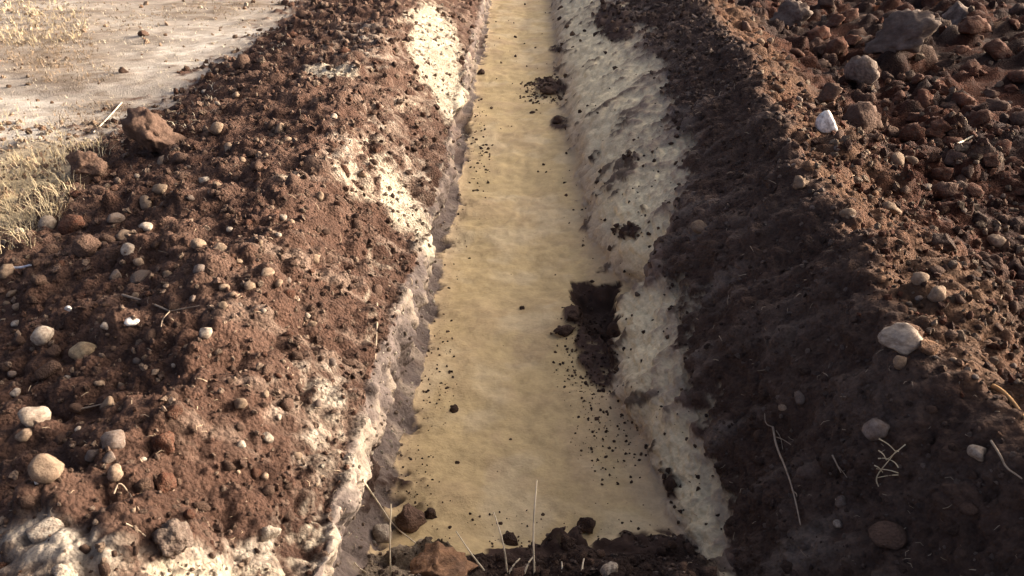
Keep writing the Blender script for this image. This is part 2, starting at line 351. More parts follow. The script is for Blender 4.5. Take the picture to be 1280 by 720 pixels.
TERR = [
 patch('ground', 0, 1, M_DIRT, label='pale trampled dry dirt field beside the trench spoil'),
 patch('spoil_heap', 1, 4, M_SOIL, label='sunlit brown stony spoil heap between field and trench'),
 patch('trench_wall', 4, 5, M_CUT, label='steep grey and cream cut face below the sunlit spoil heap'),
 patch('sand_bed', 5, 6, M_SAND, yr=(2.40, None), label='smooth yellow bedding sand along the trench bottom'),
 patch('soil_ramp', 5, 6, M_SOIL, yr=(None, 2.40), label='dark loose soil closing the end of the sand bed'),
 patch('trench_wall', 6, 7, M_CUT, label='sloping cream subsoil face below the shaded dark spoil heap'),
 patch('spoil_heap', 7, 9, M_SOIL, label='dark spoil ridge with its trench side in shade'),
 patch('rough_ground', 9, 10, M_SOIL, label='rough reddish brown cloddy ground beyond the dark ridge'),
]
# surrounding land out to the horizon (a frame round the detailed patch)
def far_land():
    X = [-600, -10, 11, 600]; Yv = [-600, Y0, Y2, 900]; V = []; F = []
    for yy in Yv:
        for xx in X: V.append((xx, yy, .5))
    for r in range(3):
        for c in range(3):
            if (r, c) != (1, 1): i = r*4+c; F.append((i, i+1, i+5, i+4))
    cc = np.tile(np.array([[.30, .225, .15]]), (16, 1))
    o = link(bpy.data.objects.new('land', mesh_np('land', np.array(V), np.array(F), M_DIRT, cc))); o['kind'] = 'structure'
far_land()
dg = bpy.context.evaluated_depsgraph_get(); dg.update()
ORG = Vector((0, 0, CAM_H))
def hit(px, py, org=ORG, d=None):
    d = d or ray(px, py); best = None
    for o in TERR:
        ok, loc, nor, _ = o.ray_cast(org, d)
        if ok and (best is None or (loc-org).length < (best[0]-org).length): best = (loc, nor, o)
    return best
def ground_at(x, y): return hit(0, 0, Vector((x, y, 4)), Vector((0, 0, -1)))
def mpp(p): return -((np.array(p)-np.array([0, 0, CAM_H])) @ CR)[2]/FPX      # metres per pixel at a point

# ------------------------------------------------------------------ stones and clods
import bmesh
def ico(sub):
    bm = bmesh.new(); bmesh.ops.create_icosphere(bm, subdivisions=sub, radius=1)
    bm.verts.ensure_lookup_table(); V = np.array([v.co[:] for v in bm.verts]); F = np.array([[v.index for v in f.verts] for f in bm.faces]); bm.free(); return V, F
ICO = {k: ico(k) for k in (1, 2, 3, 4)}
def rock_shape(seed, sub, kind):
    V, F = ICO[sub]; r = np.random.default_rng(seed); V = V.copy(); o = r.uniform(-50, 50, 3)
    if kind == 'cobble':                      # water-worn
        for k in range(4):
            n = r.normal(size=3); n /= np.linalg.norm(n); d = r.uniform(.55, .85); s = V @ n; V = V - np.where(s > d, s-d, 0)[:, None]*n*.6
        V = V*(1+.24*vnoise(V*1.1+o, seed)[:, None]+.09*vnoise(V*2.7+o, seed)[:, None]+.03*vnoise(V*6+o, seed)[:, None])
    elif kind == 'angular':                   # broken faces
        for k in range(9):
            n = r.normal(size=3); n /= np.linalg.norm(n); d = r.uniform(.55, .85); s = V @ n; V = V - np.where(s > d, s-d, 0)[:, None]*n*.92
        V = V*(1+.05*vnoise(V*3+o, seed)[:, None])
    else:                                     # clod: lumpy, crumbly
        for k in range(9):
            n = r.normal(size=3); n /= np.linalg.norm(n); d = r.uniform(.42, .8); s = V @ n; V = V - np.where(s > d, s-d, 0)[:, None]*n*.9
        V = V*(1+.26*vnoise(V*1.7+o, seed)[:, None]-.22*np.abs(vnoise(V*3.1+o, seed+3))[:, None]+.14*vnoise(V*5+o, seed+5)[:, None]+.09*vnoise(V*11+o, seed+4)[:, None])
    V = V/np.abs(V).max(0); return V, F
LIB = {}
def rock_mesh(kind, sub, var, m):
    k = (kind, sub, var, m)
    if k not in LIB:
        V, F = rock_shape(hash((kind, var)) % 9973 if False else (var*31+{'cobble': 1, 'angular': 2, 'clod': 3}[kind]*1009), sub, kind)
        LIB[k] = mesh_np(kind, V, F, ROCKM[m])
    return LIB[k]
def tag(o, label, cat, group=None):
    o['label'] = label; o['category'] = cat
    if group: o['group'] = group
    return o
def place(name, p, nor, size, m, kind='cobble', sub=3, sink=.35, rot=None, var=None, flat=False):
    """size = half extents in metres, base sits in the soil"""
    var = random.randrange(9) if var is None else var
    o = link(bpy.data.objects.new(name, rock_mesh(kind, sub, var, m)))
    up = Vector((0, 0, 1)) if nor is None else (Vector(nor)*.6+Vector((0, 0, .6))).normalized()
    q = up.to_track_quat('Z', 'Y').to_matrix() @ Matrix.Rotation(random.uniform(0, 6.28) if rot is None else rot, 3, 'Z')
    o.rotation_euler = q.to_euler(); o.scale = size
    o.location = Vector(p)+up*size[2]*(1-2*sink); return o
DONE = []
def stone(px, py, w, h, m, label, kind='cobble', cat='stone', name='stone', sub=3, sink=.3, group=None):
    r = hit(px, py+h*.30)
    if not r: return
    k = mpp(r[0]); a = w*k/2; c = h*k/2
    o = place(name, r[0], r[1], (a, (a+c)/2*1.05, c*1.0), m, kind, sub, sink, random.uniform(-.35, .35))
    o.rotation_euler.rotate_axis('Z', 0); DONE.append((px, py, max(w, h)))
    return tag(o, label, cat, group)

HL = 'the sunlit heap'
LIST = [ # px, py, w, h, material, kind, name, label
 (195, 160, 80, 62, 'brown', 'clod', 'clod', 'largest brown earth boulder on the heap edge beside the dry field'),
 (108, 204, 56, 42, 'brown', 'clod', 'clod', 'brown squat earth block at the heap edge above the straw grass'),
 (92, 277, 36, 30, 'red', 'angular', 'clod', 'reddish brown cube-shaped clod touching the pale grey block'),
 (62, 276, 20, 24, 'pale', 'angular', 'stone', 'pale grey block half in straw grass against a brown clod'),
 (108, 306, 40, 26, 'brown', 'clod', 'clod', 'rounded brown clod just below the cube-shaped clod'),
 (272, 157, 20, 15, 'tan', 'cobble', 'stone', 'tan pebble right of the largest earth boulder'),
 (287, 182, 18, 12, 'tan', 'cobble', 'stone', 'tan flattish pebble downhill from the largest earth boulder'),
 (226, 195, 22, 13, 'brown', 'cobble', 'stone', 'brown cobble below the largest earth boulder'),
 (204, 200, 20, 11, 'tan', 'cobble', 'stone', 'small tan cobble under the largest earth boulder'),
 (255, 223, 16, 10, 'pale', 'cobble', 'stone', 'pale oval pebble alone on brown soil below the boulder'),
 (200, 234, 24, 12, 'tan', 'cobble', 'stone', 'upper tan cobble of a row beside the straw grass'),
 (183, 250, 26, 12, 'tan', 'cobble', 'stone', 'long tan cobble below the upper one of the row'),
 (143, 271, 26, 16, 'grey', 'cobble', 'stone', 'grey brown cobble near the cube-shaped clod'),
 (183, 281, 18, 13, 'pale', 'cobble', 'stone', 'pale egg-shaped pebble above the whitish cobble pair'),
 (157, 293, 24, 16, 'tan', 'cobble', 'stone', 'tan cobble resting against a whiter cobble'),
 (163, 308, 26, 18, 'pale', 'cobble', 'stone', 'whitish cobble leaning on a tan cobble'),
 (134, 297, 20, 16, 'brown', 'cobble', 'stone', 'brown cobble left of the whitish pair'),
 (174, 325, 15, 14, 'tan', 'cobble', 'stone', 'small round tan pebble under the whitish pair'),
 (247, 304, 23, 17, 'tan', 'angular', 'stone', 'blocky tan cobble beside a long tan one'),
 (275, 308, 26, 13, 'tan', 'cobble', 'stone', 'long tan cobble beside the blocky one'),
 (250, 334, 17, 14, 'grey', 'cobble', 'stone', 'grey pebble below the blocky and long tan pair'),
 (177, 344, 34, 14, 'grey', 'angular', 'stone', 'greyish slab-like stone lying in brown soil'),
 (145, 342, 16, 16, 'grey', 'angular', 'stone', 'small grey lump left of the greyish slab'),
 (210, 341, 14, 11, 'tan', 'cobble', 'stone', 'tan pebble right of the greyish slab'),
 (280, 357, 14, 9, 'tan', 'cobble', 'stone', 'small tan pebble below the long tan cobble'),
 (279, 380, 14, 9, 'tan', 'cobble', 'stone', 'tan pebble beyond the twig on the heap'),
 (257, 413, 19, 15, 'pale', 'angular', 'stone', 'pale angular pebble alone near the heap crest'),
 (86, 385, 11, 9, 'white', 'angular', 'stone', 'small white chip above the round grey cobble'),
 (165, 400, 19, 7, 'white', 'angular', 'stone', 'thin white flake lying on brown soil'),
 (54, 414, 28, 25, 'pale', 'cobble', 'stone', 'round pale grey cobble on the heap above the ochre cobble'),
 (107, 434, 40, 22, 'yellow', 'cobble', 'stone', 'large ochre oval cobble on the heap'),
 (68, 435, 22, 15, 'brown', 'cobble', 'stone', 'brown stone between the round grey and ochre cobbles'),
 (62, 460, 34, 24, 'brown', 'angular', 'stone', 'dull brown rock below the ochre cobble'),
 (24, 423, 16, 13, 'brown', 'cobble', 'stone', 'dull brown pebble left of the round grey cobble'),
 (20, 403, 16, 6, 'pale', 'angular', 'stone', 'thin pale flake above the dull brown pebble'),
 (20, 488, 15, 10, 'pale', 'cobble', 'stone', 'small pale pebble above the cream cobble'),
 (44, 516, 40, 24, 'pale', 'cobble', 'stone', 'cream oval cobble, brightest on the heap'),
 (32, 540, 24, 15, 'tan', 'cobble', 'stone', 'tan pebble touching the cream cobble below'),
 (60, 577, 42, 34, 'tan', 'angular', 'stone', 'angular tan rock with flat faces below the cream cobble'),
 (47, 601, 8, 7, 'white', 'cobble', 'stone', 'tiny white pebble under the angular tan rock'),
 (137, 501, 20, 20, 'tan', 'angular', 'stone', 'pointed tan chip right of the cream cobble'),
 (143, 545, 32, 24, 'grey', 'cobble', 'stone', 'grey brown cobble below the pointed tan chip'),
 (117, 565, 22, 14, 'grey', 'cobble', 'stone', 'dark grey pebble left of stacked pebbles'),
 (137, 569, 17, 16, 'grey', 'angular', 'stone', 'upper grey pebble of a touching pair'),
 (145, 588, 24, 20, 'tan', 'cobble', 'stone', 'lower tan pebble of a touching pair'),
 (95, 507, 18, 13, 'brown', 'cobble', 'stone', 'brown pebble between cream cobble and pointed chip'),
 (75, 548, 18, 15, 'brown', 'cobble', 'stone', 'brown pebble above the angular tan rock'),
 (214, 494, 18, 14, 'brown', 'cobble', 'stone', 'brown pebble atop the red clods of the crest'),
 (216, 512, 26, 16, 'red', 'clod', 'clod', 'small red clod, topmost of the red clods on the crest'),
 (209, 545, 34, 44, 'red', 'clod', 'clod', 'big red clod in the middle of the crest row'),
 (206, 600, 32, 30, 'red', 'clod', 'clod', 'lower red clod of the crest row'),
 (177, 602, 22, 20, 'brown', 'clod', 'clod', 'brown clod in the shade left of the lower red clod'),
 (215, 665, 60, 46, 'mottled', 'clod', 'clod', 'big grey brown lump above the white subsoil patch'),
 (236, 640, 16, 13, 'red', 'cobble', 'stone', 'reddish pebble atop the big grey brown lump'),
 (55, 660, 50, 28, 'clay', 'angular', 'clod', 'pale clay slab on the pale patch of the heap'),
 (336, 662, 24, 28, 'clay', 'clod', 'clod', 'pale clod beside a small hole near the white subsoil'),
 (82, 713, 34, 22, 'clay', 'clod', 'clod', 'pale clay lump below the clay slab'),
 (333, 545, 18, 14, 'clay', 'angular', 'stone', 'pale chip on the bare slope above the trench'),
 (302, 554, 12, 10, 'pale', 'angular', 'stone', 'tiny pale chip on the bare slope above the trench'),
 (353, 270, 10, 9, 'pale', 'cobble', 'stone', 'tiny pale pebble, first of two on the upper slope'),
 (364, 276, 11, 8, 'tan', 'cobble', 'stone', 'tiny tan pebble, second of two on the upper slope'),
 (400, 243, 13, 13, 'tan', 'cobble', 'stone', 'tan pebble on the slope above white subsoil streak'),
 (335, 338, 22, 8, 'tan', 'angular', 'stone', 'flat tan stone on the slope above the trench'),
 (359, 349, 10, 9, 'grey', 'cobble', 'stone', 'small grey pebble below the flat tan stone'),
 (155, 88, 16, 10, 'brown', 'clod', 'clod', 'brown clod lying out on the pale trampled dirt'),
 (180, 42, 18, 10, 'brown', 'clod', 'clod', 'brown clod at the worn edge of the pale dirt track'),
 # sand bed and its edges
 (733, 653, 27, 26, 'dark', 'clod', 'clod', 'round dark ball of soil on the sand at the ramp'),
 (711, 674, 22, 24, 'dark', 'clod', 'clod', 'dark reddish lump at the ramp beside the soil ball'),
 (638, 673, 24, 20, 'dark', 'clod', 'clod', 'dark lump on the sand behind the straw stalks'),
 (512, 643, 44, 40, 'brown', 'clod', 'clod', 'round brown lump on the sand by the wall foot'),
 (538, 641, 18, 20, 'dark', 'clod', 'clod', 'dark lump touching the round brown lump'),
 (478, 664, 32, 26, 'clay', 'cobble', 'stone', 'pale stone at the foot of the cut wall'),
 (543, 706, 112, 74, 'orange', 'clod', 'clod', 'big ochre sunlit clod on the ramp with straw stalks'),
 (652, 384, 8, 7, 'dark', 'clod', 'clod', 'single small dark crumb alone on mid sand bed'),
 (567, 510, 14, 10, 'dark', 'clod', 'clod', 'dark crumb on the sand near the grey cut wall'),
 (704, 412, 32, 15, 'dark', 'clod', 'clod', 'flat dark clod on sand at the mouth of the hollow'),
 (716, 392, 24, 22, 'dark', 'clod', 'clod', 'upright dark clod in the mouth of the hollow'),
 (685, 112, 24, 11, 'dark', 'clod', 'clod', 'dark clod heap on the sand under the cream wall'),
 (697, 150, 16, 12, 'dark', 'clod', 'clod', 'dark clod at the cream wall foot'),
 (601, 90, 12, 9, 'dark', 'clod', 'clod', 'dark clod against the wall foot below white subsoil'),
 (762, 709, 24, 20, 'clay', 'cobble', 'stone', 'pale brown stone in the dark soil ramp'),
 (840, 603, 18, 30, 'dark', 'clod', 'clod', 'dark clod stuck on the low end of the cream wall'),
 # dark ridge and beyond
 (1033, 150, 24, 34, 'white', 'angular', 'stone', 'bright white stone standing on the ridge crest'),
 (1073, 146, 50, 42, 'brown', 'clod', 'clod', 'big brown clod right behind the bright white stone'),
 (1036, 116, 34, 32, 'brown', 'clod', 'clod', 'brown clod above the bright white stone'),
 (985, 18, 56, 42, 'mottled', 'clod', 'boulder', 'grey clay boulder beside the far ridge crest'),
 (1128, 40, 92, 60, 'mottled', 'clod', 'boulder', 'largest grey boulder on the rough red ground'),
 (1196, 16, 44, 40, 'mottled', 'clod', 'boulder', 'grey lump behind the largest grey boulder'),
 (1078, 86, 44, 40, 'mottled', 'clod', 'boulder', 'mottled grey lump below the largest grey boulder'),
 (1250, 62, 44, 26, 'red', 'clod', 'clod', 'red clod on the rough ground beyond the boulders'),
 (1215, 32, 40, 26, 'red', 'clod', 'clod', 'red clod close behind the largest grey boulder'),
 (1122, 196, 22, 20, 'tan', 'angular', 'stone', 'tan stone on the back of the ridge'),
 (1140, 198, 14, 12, 'tan', 'cobble', 'stone', 'small tan pebble touching the tan ridge stone'),
 (1160, 232, 20, 9, 'pale', 'cobble', 'stone', 'pale long pebble on the back of the ridge'),
 (1177, 214, 30, 22, 'red', 'clod', 'clod', 'red clod above the pale long pebble'),
 (950, 50, 10, 9, 'tan', 'cobble', 'stone', 'first of two small tan pebbles on the far crest'),
 (962, 49, 10, 9, 'tan', 'cobble', 'stone', 'second of two small tan pebbles on the far crest'),
 (1000, 226, 24, 16, 'tan', 'clod', 'clod', 'tan clod on the crest below the white stone'),
 (1128, 417, 58, 27, 'pale', 'cobble', 'stone', 'large pale flat cobble on the near ridge crest'),
 (1127, 448, 10, 26, 'tan', 'angular', 'stone', 'narrow tan chip under the large flat cobble'),
 (1160, 432, 40, 22, 'orange', 'clod', 'clod', 'ochre clod beside the large flat cobble'),
 (1097, 531, 36, 26, 'grey', 'cobble', 'stone', 'pale grey stone on the shaded side of the ridge'),
 (1222, 562, 27, 20, 'pale', 'angular', 'stone', 'pale angular stone low on the shaded slope'),
 (876, 281, 26, 14, 'tan', 'angular', 'stone', 'tan flake on the shaded slope above the cream wall'),
 (1000, 494, 20, 12, 'grey', 'cobble', 'stone', 'grey pebble above the long root'),
 (979, 508, 12, 11, 'tan', 'cobble', 'stone', 'tan pebble at the head of the long root'),
 (1108, 664, 52, 26, 'brown', 'angular', 'clod', 'flat brown slab in dark soil below the seed stalk'),
 (1212, 632, 24, 14, 'brown', 'angular', 'stone', 'dull brown stone below the pale angular one'),
 (1052, 625, 16, 16, 'grey', 'cobble', 'stone', 'grey pebble right of the long root'),
 (1048, 653, 14, 8, 'pale', 'angular', 'stone', 'pale chip above the brown slab'),
 (1060, 264, 20, 16, 'tan', 'cobble', 'stone', 'tan pebble on the sunlit crest of the ridge'),
 (1112, 258, 30, 16, 'tan', 'clod', 'clod', 'tan clod on the sunlit back of the ridge'),
 (1178, 300, 40, 26, 'dark', 'clod', 'clod', 'dark clod on the back of the ridge'),
 (1150, 345, 22, 18, 'tan', 'cobble', 'stone', 'tan cobble above the large flat cobble'),
 (1172, 365, 24, 24, 'tan', 'cobble', 'stone', 'upright tan cobble near the large flat cobble'),
 (1245, 298, 26, 18, 'tan', 'cobble', 'stone', 'tan cobble out on the red back slope'),
]
for t in LIST:
    sub = 4 if t[2] > 50 else 3
    stone(*t[:5], t[7], kind=t[5], name=t[6], cat={'stone': 'stone', 'clod': 'clod', 'boulder': 'boulder'}[t[6]], sub=sub, sink=.26 if t[5] == 'clod' else .36)

# further clods and pebbles, each its own object; only their place tells them apart
def scatter(n, box, size, mats, names, label, group, kinds=('clod',), zones=None, sub=2, back=False):
    k = 0; tries = 0
    while k < n and tries < n*12:
        tries += 1
        px, py = random.uniform(box[0], box[2]), random.uniform(box[1], box[3])
        if any(abs(px-a)+abs(py-b) < c*.75+8 for a, b, c in DONE): continue
        if any(float(ell(np.array(px), np.array(py), *e[:5]))*e[5] > .5 for e in WHITE): continue
        r = hit(px, py)
        if not r or (zones and r[2] not in zones) or (back and r[0].x < np.interp(r[0].y, [k[0] for k in KEYS[8]], [k[1] for k in KEYS[8]])-.03): continue
        s = random.uniform(*size)*random.uniform(.8, 1); m = random.choice(mats); kd = random.choice(kinds)
        w = s*mpp(r[0])/2
        o = place(names, r[0], r[1], (w, w*random.uniform(.7, 1), w*random.uniform(.5, .85)), m, kd, sub, .42)
        mk = min(LAND, key=lambda q: (q[0]-px)**2+(q[1]-py)**2)[2]; sz = 'tiny' if s < 10 else 'small' if s < 20 else 'fist-sized'
        lab = f"{sz} {dict(orange='ochre', mottled='mottled grey').get(m, m)} {'angular ' if kd == 'angular' else ''}{names} {label} near {mk}"
        tag(o, lab, names, group); DONE.append((px, py, s*.6)); k += 1
G, HEAPL, WALLL, SAND, RAMP, WALLR, HEAPR, ROUGH = TERR
LAND = [(195, 163, 'the largest earth boulder'), (60, 276, 'the pale grey block'), (160, 303, 'the whitish cobble pair'), (262, 306, 'the two tan cobbles'), (190, 382, 'the curved brown twig'),
        (107, 434, 'the ochre cobble'), (44, 516, 'the cream cobble'), (145, 570, 'the touching pebble pair'), (209, 545, 'the big red clod'), (215, 665, 'the big grey brown lump'), (257, 413, 'the pale angular pebble'),
        (400, 243, 'the white subsoil streak'), (545, 62, 'the far white subsoil patch'), (413, 88, 'the small white subsoil patch'), (330, 545, 'the bare slope chips'), (390, 650, 'the mottled white bank'),
        (1033, 150, 'the bright white stone'), (1128, 42, 'the largest grey boulder'), (985, 18, 'the grey clay boulder'), (1160, 232, 'the pale long pebble'), (1128, 417, 'the large flat cobble'), (1097, 531, 'the pale grey slope stone'),
        (1222, 562, 'the pale angular slope stone'), (985, 600, 'the long thin root'), (1108, 664, 'the flat brown slab'), (1245, 298, 'the back slope cobble'), (1250, 62, 'the far red clod'), (1205, 178, 'the pale straight stick'), (1112, 580, 'the seed stalk'),
        (740, 380, 'the dark hollow'), (733, 653, 'the round soil ball'), (512, 643, 'the round brown lump'), (668, 650, 'the tallest straw stalk'), (762, 709, 'the pale brown ramp stone'), (685, 112, 'the dark clod heap'), (567, 510, 'the grey cut wall'), (860, 660, 'the cream wall end')]
scatter(95, (0, 20, 480, 720), (11, 26), ['brown', 'brown', 'brown', 'tan', 'red'], 'clod', 'on the sunlit heap', 'small clods on the sunlit heap', zones=(HEAPL,))
scatter(70, (0, 60, 420, 640), (7, 14), ['tan', 'brown', 'grey', 'brown', 'pale'], 'pebble', 'in the sunlit heap', 'small pebbles in the sunlit heap', ('cobble', 'angular', 'angular'), zones=(HEAPL,))
scatter(62, (880, 0, 1280, 420), (16, 44), ['red', 'brown', 'dark', 'red', 'red'], 'clod', 'on the rough red ground', 'clods on the rough ground', zones=(ROUGH,), sub=3)
scatter(48, (900, 0, 1280, 500), (10, 24), ['red', 'brown', 'brown', 'orange'], 'clod', 'on the dark ridge', 'small clods on the ridge back', zones=(HEAPR,), back=True)
scatter(32, (930, 0, 1280, 480), (7, 13), ['tan', 'grey', 'brown'], 'pebble', 'along the ridge', 'small pebbles on the ridge', ('cobble', 'angular'), zones=(HEAPR, ROUGH), back=True)
scatter(22, (900, 440, 1280, 720), (9, 26), ['dark', 'dark', 'brown'], 'clod', 'on the shaded slope', 'dark clods on the shaded slope', zones=(HEAPR,))
scatter(22, (590, 678, 900, 720), (12, 28), ['dark', 'dark', 'brown'], 'clod', 'heaped on the soil ramp', 'dark clods on the ramp', zones=(RAMP,))
scatter(12, (470, 60, 830, 660), (5, 10), ['dark', 'brown'], 'clod', 'on the sand bed', 'small clods on the sand', zones=(SAND,))

# crumbs too many to count: one object each
def crumbs(name, label, n, masks, colour, smin, smax, edge=None):
    Vs, Fs, off = [], [], 0
    T = [rock_shape(900+k, 1, 'clod') for k in range(6)]
    pts = []; nrm = []; sc = []
    for R, M, share in ((RN, MN, .72), (RF, MF, .28)):
        w = masks(M)*(M['px'] > -60)*(M['px'] < 1340)*(M['py'] > -40)*(M['py'] < 760)
        P = R.reshape(-1, 3); D = np.linalg.norm(P-np.array([0, 0, CAM_H]), axis=1)
        du = np.linalg.norm(np.gradient(R, axis=1), axis=-1)*np.linalg.norm(np.gradient(R, axis=0), axis=-1)
        w = w.ravel()*du.ravel()/D**2
        if w.sum() <= 0: continue
        k = int(n*share); i = rng.choice(len(P), k, p=w/w.sum())
        pts.append(P[i]); nrm.append(M['N'].reshape(-1, 3)[i]); sc.append((smin+(smax-smin)*rng.random(k)**2.2)*D[i]/2.8)
    pts = np.concatenate(pts); nrm = np.concatenate(nrm); sc = np.concatenate(sc); N = len(pts)
    for k, (V, F) in enumerate(T):
        idx = np.arange(k, N, len(T)); m = len(idx)
        q = rng.normal(size=(m, 4)); q /= np.linalg.norm(q, axis=1, keepdims=True); w, x, y, z = q.T
        Rm = np.stack([1-2*(y*y+z*z), 2*(x*y-z*w), 2*(x*z+y*w), 2*(x*y+z*w), 1-2*(x*x+z*z), 2*(y*z-x*w), 2*(x*z-y*w), 2*(y*z+x*w), 1-2*(x*x+y*y)], -1).reshape(m, 3, 3)
        st = rng.uniform(.55, 1, (m, 1, 3))
        A = np.einsum('mij,mvj->mvi', Rm, V[None]*st)*sc[idx][:, None, None] + pts[idx][:, None] + nrm[idx][:, None]*sc[idx][:, None, None]*.25
        Vs.append(A.reshape(-1, 3)); Fs.append((F[None]+(np.arange(m)*len(V))[:, None, None]+off).reshape(-1, 3)); off += m*len(V)
    V = np.concatenate(Vs); F = np.concatenate(Fs)
    base = np.array(colour)[rng.integers(0, len(colour), N)]*rng.uniform(.7, 1.3, (N, 1))
    order = np.concatenate([np.repeat(np.arange(k, N, len(T)), len(T[0][0])) for k in range(len(T))])
    o = link(bpy.data.objects.new(name, mesh_np(name, V, F, M_SOIL, np.clip(base[order], .01, .9), smooth=False)))
    o['kind'] = 'stuff'; o['label'] = label; o['category'] = 'soil crumbs'; return o
BR = [(.12, .075, .052), (.095, .058, .042), (.16, .105, .075), (.12, .066, .044), (.24, .17, .12)]
DK = [(.075, .048, .036), (.055, .036, .028), (.12, .08, .055)]
RD = [(.10, .042, .025), (.06, .034, .025), (.135, .077, .048), (.18, .13, .09)]
crumbs('soil_crumbs', 'countless brown crumbs of soil over the sunlit heap', 5600, lambda M: M['lheap']*(1-M['wm'])*(1-.7*M['cm']), BR, .0035, .016)
crumbs('soil_crumbs', 'dark crumbs spilled along the edges of the sand bed', 1700,
       lambda M: M['sand']*(.004 + ell(M['px'], M['py'], 545, 470, 26, 70)*.6 + ell(M['px'], M['py'], 765, 540, 46, 66)*.9 + ell(M['px'], M['py'], 500, 600, 46, 50)*.7
                            + ell(M['px'], M['py'], 740, 440, 44, 70)*1.6 + ell(M['px'], M['py'], 565, 300, 20, 60)*.25 + ell(M['px'], M['py'], 690, 112, 36, 16)*.6
                            + ell(M['px'], M['py'], 735, 270, 16, 50)*.3 + ell(M['px'], M['py'], 660, 655, 230, 26)*.25 + ell(M['px'], M['py'], 600, 200, 14, 60)*.12), DK, .0016, .0075)
crumbs('soil_crumbs', 'dark soil crumbs lodged on the cream cut wall', 420, lambda M: M['rwall']*(.05+M['dm']), DK, .003, .012)
crumbs('soil_crumbs', 'countless reddish crumbs over the dark ridge back and rough ground', 3600, lambda M: M['rback'], RD, .004, .020)
crumbs('soil_crumbs', 'dark crumbs on the shaded slope and the soil ramp', 4200, lambda M: M['rface']*.7+M['ramp']*1.4, [(.086, .057, .044), (.075, .05, .038), (.11, .078, .062), (.16, .12, .095)], .003, .013)
crumbs('soil_crumbs', 'mixed crumbs of pale subsoil on the bank above the trench', 1300, lambda M: M['lheap']*M['wm']+M['lwall']*.35, [(.5, .43, .33), (.40, .33, .25), (.27, .20, .15), (.2, .145, .105)], .0025, .010)
crumbs('soil_crumbs', 'small lumps of earth on the pale dirt field', 900, lambda M: M['field'], [(.30, .21, .14), (.2, .125, .08), (.40, .32, .23)], .003, .012)

# ------------------------------------------------------------------ stalks, roots, twigs, wire
def tube(name, pts, r0, r1, m, sides=6):
    pts = [Vector(p) for p in pts]
    # smooth the polyline
    for _ in range(2):
        q = [pts[0]]
        for a, b in zip(pts, pts[1:]): q += [a*.75+b*.25, a*.25+b*.75]
        pts = q+[pts[-1]]
    V = []; F = []
    for i, p in enumerate(pts):
        t = (pts[min(i+1, len(pts)-1)]-pts[max(i-1, 0)]).normalized(); a = t.orthogonal().normalized(); b = t.cross(a)
        r = r0+(r1-r0)*i/(len(pts)-1)
        for k in range(sides): an = 6.2832*k/sides; V.append(p+(a*math.cos(an)+b*math.sin(an))*r)
        if i:
            o = (i-1)*sides
            for k in range(sides): F.append((o+k, o+(k+1) % sides, o+sides+(k+1) % sides, o+sides+k))
    return V, F
def tube_obj(name, pts, r0, r1, m, parent=None):
    V, F = tube(name, pts, r0, r1, m)
    o = link(bpy.data.objects.new(name, mesh_np(name, np.array([v[:] for v in V]), np.array(F), m))); o.parent = parent; return o
def on_plane(px, py, yv):
    d = ray(px, py); t = yv/d.y; return ORG+d*t
STALKS = [ # base pixel, then pixels upwards, label
 ([(668, 716), (666, 660), (671, 600)], 'tallest pale straw stalk standing straight on the soil ramp'),
 ([(634, 716), (630, 680), (617, 640)], 'straw stalk leaning away from the tallest stalk on the ramp'),
 ([(608, 716), (590, 694), (570, 664)], 'straw stalk bent toward the ochre clod on the ramp'),
 ([(635, 718), (642, 706), (650, 698)], 'short curled straw blade at the foot of the stalks'),
 ([(655, 718), (660, 704), (668, 694)], 'short straw blade beside the tallest stalk'),
 ([(702, 718), (703, 712), (702, 702)], 'stubby straw stem alone on the dark ramp soil'),
 ([(727, 718), (728, 708), (730, 698)], 'stubby straw stem near the pale brown stone'),
 ([(488, 716), (487, 670), (489, 630)], 'thin upright straw at the foot of the cut wall'),
]
for pl, lab in STALKS:
    b = hit(*pl[0])[0]; pts = [b-Vector((0, 0, .03)), b]
    for k, p in enumerate(pl[1:]): pts.append(on_plane(p[0], p[1], b.y+.02*(k+1)))
    o = tube_obj('straw_stalk', pts, .0040, .0020, M_STRAWP); tag(o, lab, 'straw')
def lying(name, pix, r0, r1, m, label, cat, lift=.006, extra=None):
    pts = []
    for p in pix:
        h = hit(*p); pts.append(h[0]+h[1]*lift)
    o = tube_obj(name, pts, r0, r1, m); tag(o, label, cat)
    for e in extra or []:
        q = [(hit(*p)[0]+hit(*p)[1]*lift) for p in e]; tube_obj('rootlet', q, r0*.5, r1*.5, m, o)
    return o
lying('straw_stalk', [(448, 602), (470, 628), (495, 658), (526, 682)], .0035, .002, M_STRAWP, 'long straw leaning from the cut wall lip onto the sand', 'straw', .02)
lying('straw_stalk', [(440, 706), (448, 714), (456, 719)], .003, .002, M_STRAWP, 'short straw at the bottom of the cut wall', 'straw', .01)
lying('root', [(967, 537), (971, 560), (983, 590), (994, 622), (1003, 660)], .0045, .002, M_ROOT, 'long thin pale root hanging down the shaded slope', 'root', .012,
      [[(971, 545), (980, 552), (992, 558)], [(970, 540), (976, 548), (982, 562)], [(991, 612), (996, 618), (1000, 622)], [(967, 537), (960, 530), (957, 520)]])
lying('root', [(1240, 486), (1252, 492), (1264, 506), (1278, 524)], .008, .004, plain('ochre_root', (.42, .24, .10)), 'ochre root sticking out of the near ridge crest', 'root', .012)
lying('root', [(1243, 554), (1252, 570), (1258, 586), (1272, 598), (1279, 600)], .0035, .002, M_ROOT, 'curled root beside the pale angular stone', 'root', .010)
lying('root', [(1040, 572), (1048, 584), (1054, 594)], .003, .0015, M_ROOT, 'short dark forked rootlet between root and seed stalk', 'root', .010, [[(1048, 584), (1056, 590), (1062, 596)]])
